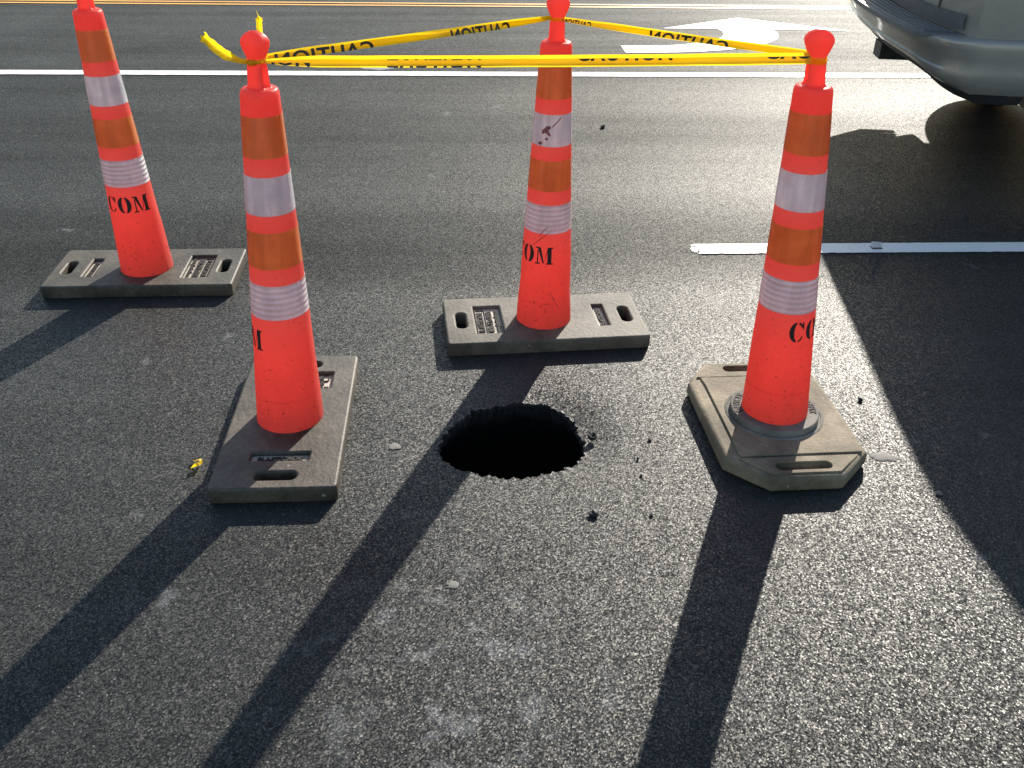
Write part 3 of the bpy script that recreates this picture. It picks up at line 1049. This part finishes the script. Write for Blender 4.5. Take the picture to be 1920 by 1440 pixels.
for k, (dx, dz) in enumerate(((-.004, .024), (.012, .012), (.016, .004))):       # frayed threads
    b = Vector((.008, .036, .086 - .006 * k))
    part('thread', [b, b + Vector((.002, 0, 0)), b + Vector((dx, 0, dz))], [(0, 1, 2)], MAT['tape'], tape)

# torn scrap of tape on the road
v, f = [], []
n, m = 16, 4
for i in range(n + 1):
    t = i / n
    for j in range(m + 1):
        q = j / m - .5
        a = -1.2 + 2.6 * t
        x = .020 * math.cos(a * 1.3 + .3) + .010 * t
        y = .016 * math.sin(a * 1.7)
        v.append((x + q * .013 * math.sin(a), y + q * .014 * math.cos(a * 2), .004 + .012 * abs(math.sin(t * 7)) * (1 - t * .5) + .007 * q * math.sin(t * 9)))
for i in range(n):
    for j in range(m):
        a = i * (m + 1) + j
        f.append((a, a + m + 1, a + m + 2, a + 1))
tag(part('tape_scrap', v, f, MAT['tape'], None, True, (-.872, 2.055, .003)), 'crumpled torn scrap of yellow tape lying on the road', 'tape scrap')

# ------------------------------------------------------------------ silver vehicle, parked with its rear to the cones
car = thing('parked_car', 'silver sport utility vehicle parked in the lane at upper right, rear bumper towards the cones', 'car', (1.79, 5.34, 0), R(-5))
LEN, HW = 5.1, .95
def outline(xr, hw, xf, bulge=.22, p=4, nr=28, ns=10, nf=16):
    pts = []
    for i in range(nr + 1):                  # rear, far side to near side
        y = hw * (1 - 2 * i / nr)
        pts.append((xr + bulge * abs(y / hw) ** p, y))
    x0, x1 = xr + bulge, xf - .45
    for i in range(1, ns):
        pts.append((x0 + (x1 - x0) * i / ns, -hw))
    for i in range(nf + 1):
        y = -hw * (1 - 2 * i / nf)
        pts.append((xf - .45 * abs(y / hw) ** 3, y))
    for i in range(1, ns):
        pts.append((x1 + (x0 - x1) * i / ns, hw))
    return pts
LEVELS = [(.40, .66, .90, 4.95, .16), (.47, .50, .935, 5.03, .16), (.60, .19, .95, 5.07, .16), (.75, .165, .955, 5.08, .16), (.92, .165, .955, 5.05, .16), (1.02, .175, .945, 4.97, .16), (1.08, .21, .92, 4.85, .16),
          (1.14, .24, .90, 4.1, .16), (1.30, .315, .865, 3.8, .15), (1.46, .395, .825, 3.5, .14), (1.62, .53, .785, 3.27, .13), (1.72, .66, .755, 3.1, .12), (1.78, .80, .72, 2.94, .12), (1.82, .95, .65, 2.75, .1), (1.84, 1.2, .5, 2.5, .1)]
rows = [outline(xr, hw, xf, b) for z, xr, hw, xf, b in LEVELS]
v, f = [], []
nn = len(rows[0])
for (z, *_), row in zip(LEVELS, rows):
    v += [(x, y, z) for x, y in row]
for j in range(len(rows) - 1):
    for i in range(nn):
        k = (i + 1) % nn
        f.append((j * nn + i, (j + 1) * nn + i, (j + 1) * nn + k, j * nn + k))
f.append(tuple(range(nn)))
f.append(tuple(reversed([(len(rows) - 1) * nn + i for i in range(nn)])))
me = mesh('body', v, f)
tmp = bpy.data.objects.new('tmp', me)
C.objects.link(tmp)
cutters = []
WHEELS = [(1.15, -1), (1.15, 1), (4.12, -1), (4.12, 1)]
WR = .385
bm = bmesh.new()
for wx in (1.15, 4.12):
    for sgn in (-1, 1):
        bmesh.ops.create_cone(bm, cap_ends=True, segments=40, radius1=WR + .06, radius2=WR + .06, depth=.36, matrix=Matrix.Translation((wx, sgn * .84, WR + .01)) @ Matrix.Rotation(R(90), 4, 'X'))
cme = bpy.data.meshes.new('cut')
bm.to_mesh(cme)
bm.free()
co = bpy.data.objects.new('cut', cme)
C.objects.link(co)
md = tmp.modifiers.new('b', 'BOOLEAN')
md.operation = 'DIFFERENCE'
md.solver = 'EXACT'
md.object = co
me = eval_mesh(tmp)
me.name = 'body'
bpy.data.objects.remove(co)
body = link('body', me, MAT['car'], car)
for p in me.polygons:
    p.use_smooth = True
me.set_sharp_from_angle(angle=R(32))

def lvl(z):
    for a, b in zip(LEVELS, LEVELS[1:]):
        if a[0] <= z <= b[0]:
            t = (z - a[0]) / (b[0] - a[0])
            return [a[k] + (b[k] - a[k]) * t for k in range(1, 5)]
    return LEVELS[-1][1:]
def rear_panel(name, y0, y1, z0, z1, off, mat, ny=16, nz=6, parent=None):
    v, f = [], []
    for j in range(nz + 1):
        z = z0 + (z1 - z0) * j / nz
        xr, hw, xf, b = lvl(z)
        for i in range(ny + 1):
            y = y0 + (y1 - y0) * i / ny
            yy = max(-1, min(1, y / hw))
            v.append((xr + b * abs(yy) ** 4 - off, y, z))
    for j in range(nz):
        for i in range(ny):
            a = j * (ny + 1) + i
            f.append((a, a + 1, a + ny + 2, a + ny + 1))
    return part(name, v, f, mat, parent or car, True)
def side_panel(name, x0, x1, z0, z1, sgn, off, mat, nz=6):
    v, f = [], []
    for j in range(nz + 1):
        z = z0 + (z1 - z0) * j / nz
        hw = lvl(z)[1]
        sh = (z - z0) * .25
        for x in (x0 + sh * .6, (x0 + x1) / 2, x1 - (sh if x1 > 2.6 else 0)):
            v.append((x, sgn * (hw + off), z))
    for j in range(nz):
        for i in range(2):
            a = j * 3 + i
            f.append((a, a + 1, a + 4, a + 3))
    return part(name, v, f, mat, car, True)
rear_panel('rear_window', -.66, .66, 1.16, 1.64, .004, MAT['glass'])
for sgn in (-1, 1):
    rear_panel('tail_lamp', sgn * .70, sgn * .89, .86, 1.12, .012, MAT['lampred'], 6)
    for x0, x1 in ((.72, 1.55), (1.63, 2.5), (2.58, 3.72)):
        side_panel('side_window', x0, x1, 1.16, 1.60, sgn, .004, MAT['glass'])
rear_panel('tailgate_dark_reflection', -.90, .90, .735, .80, .014, MAT['pad'], 24, 2)  # added dark strip: a darker reflection on the silver tailgate, painted as colour
rear_panel('tailgate_trim', -.42, .42, .97, 1.02, .012, MAT['cardark'], 10, 2)
rear_panel('tailgate_seam', -.72, -.708, .80, 1.14, .003, MAT['cardark'], 1, 6)
rear_panel('tailgate_seam', .708, .72, .80, 1.14, .003, MAT['cardark'], 1, 6)
rear_panel('licence_plate', -.16, .16, .82, .95, .010, MAT['marker'], 4, 2)

# rear bumper: silver wrap, step pad with ribs, dark lower lip
def bumper_outline(xr, hw, bulge, xe, n=40):
    pts = [(xe, hw)]
    pts += [(xr + bulge + (xe - xr - bulge) * k, hw) for k in (.75, .5, .25)]
    for i in range(n + 1):
        y = hw * (1 - 2 * i / n)
        pts.append((xr + bulge * (.42 * abs(y / hw) ** 2 + .58 * abs(y / hw) ** 18), y))
    pts += [(xr + bulge + (xe - xr - bulge) * k, -hw) for k in (.25, .5, .75)]
    pts.append((xe, -hw))
    return pts
def band(levels, name, mat, parent, ang=40):
    v, f = [], []
    for z, xr, hw, b, xe in levels:
        row = bumper_outline(xr, hw, b, xe)
        m = len(row)
        lift = max(0, min(1, (.62 - z) / .15)) * .09          # the lower edge is arched up in the middle
        v += [(x, y, z + lift * (1 - abs(y / hw) ** 7)) for x, y in row]
    for j in range(len(levels) - 1):
        for i in range(m - 1):
            f.append((j * m + i, (j + 1) * m + i, (j + 1) * m + i + 1, j * m + i + 1))
    return part(name, v, f, mat, parent, angle=ang)
BB = .24
bumper = band([(.455, .24, .90, BB, .62), (.468, .125, .955, BB, .62), (.50, .095, .972, BB, .63), (.555, .082, .980, BB, .64), (.568, .088, .978, BB, .64), (.625, .070, .980, BB, .66), (.665, .040, .982, BB, .66), (.690, .018, .980, BB, .67), (.704, .014, .976, BB, .67), (.711, .03, .966, BB, .68), (.714, .19, .940, .19, .68)], 'rear_bumper', MAT['car'], car)
band([(.415, .30, .86, BB, .60), (.42, .175, .925, BB, .60), (.462, .150, .945, BB, .61)], 'lower_lip', MAT['cardark'], bumper)
def pad_strip(x0, x1, z, h, name, mat, parent, ye=.80, n=36):
    v, f = [], []
    for i in range(n + 1):
        y = ye * (1 - 2 * i / n)
        c0 = .24 * (.42 * abs(y / .978) ** 2 + .58 * abs(y / .978) ** 18)
        for x, zz in ((x0, z), (x0 + .002, z + h), (x1 - .002, z + h), (x1, z)):
            v.append((c0 + x, y, zz))
    for i in range(n):
        for j in range(3):
            a = i * 4 + j
            f.append((a, a + 4, a + 5, a + 1))
    f.append((0, 1, 2, 3))
    f.append(tuple(n * 4 + k for k in (3, 2, 1, 0)))
    return part(name, v, f, mat, parent)
pad = pad_strip(-.002, .200, .700, .019, 'step_pad', MAT['pad'], bumper, .90)
for k in range(5):
    # ribs belong to the bumper as well: they sit on the pad
    pad_strip(.026 + k * .030, .040 + k * .030, .7192, .008, 'pad_rib', MAT['pad'], bumper, .87)
# tow hitch and exhaust below the bumper
def box(name, x0, x1, y0, y1, z0, z1, mat, parent):
    return part(name, [(x, y, z) for z in (z0, z1) for x, y in ((x0, y0), (x1, y0), (x1, y1), (x0, y1))],
                [(3, 2, 1, 0), (4, 5, 6, 7), (0, 1, 5, 4), (1, 2, 6, 5), (2, 3, 7, 6), (3, 0, 4, 7)], mat, parent)
box('tow_hitch', .22, .50, .11, .25, .385, .47, MAT['cardark'], car)
box('underbody', .85, 4.8, -.70, .70, .28, .42, MAT['cardark'], car)
box('rear_axle', 1.07, 1.23, -.72, .72, .30, .42, MAT['cardark'], car)
def tube(name, p0, p1, r, mat, parent, n=20):
    p0, p1 = Vector(p0), Vector(p1)
    q = (p1 - p0).to_track_quat('Z', 'Y')
    v = [p + q @ Vector((r * math.cos(2 * math.pi * i / n), r * math.sin(2 * math.pi * i / n), 0)) for p in (p0, p1) for i in range(n)]
    f = [(i, (i + 1) % n, n + (i + 1) % n, n + i) for i in range(n)] + [tuple(reversed(range(n)))]
    return part(name, v, f, mat, parent, True)
tube('exhaust_pipe', (.62, .48, .40), (1.6, .48, .38), .032, MAT['cardark'], car)
def wheel(wx, sgn):
    n = 56
    prof = [(.20, -.115), (.235, -.122), (.33, -.125), (.365, -.112), (.382, -.09), (.385, 0), (.382, .09), (.365, .112), (.33, .125), (.235, .122), (.20, .115)]
    v, f = [], []
    for r, y in prof:
        for i in range(n):
            a = 2 * math.pi * i / n
            v.append((r * math.cos(a), y, r * math.sin(a)))
    for j in range(len(prof) - 1):
        for i in range(n):
            k = (i + 1) % n
            f.append((j * n + i, (j + 1) * n + i, (j + 1) * n + k, j * n + k))
    wh = part('wheel', v, f, MAT['tyre'], car, angle=40, loc=(wx, sgn * .80, WR))
    v, f = [], []
    for r, y in ((.235, .112), (.225, .10), (.205, .085), (.09, .10), (.05, .108), (.0, .11)):
        for i in range(n):
            a = 2 * math.pi * i / n
            q = 1 if r in (.235, .225, .0, .05) else 1
            dip = -.03 if (r == .205 and math.cos(5 * a) < -.1) else 0
            v.append((r * math.cos(a) * q, sgn * (y + dip), r * math.sin(a) * q))
    for j in range(5):
        for i in range(n):
            k = (i + 1) % n
            f.append((j * n + i, (j + 1) * n + i, (j + 1) * n + k, j * n + k))
    part('rim', v, f, MAT['rim'], wh, True)
for wx, sgn in WHEELS:
    wheel(wx, sgn)
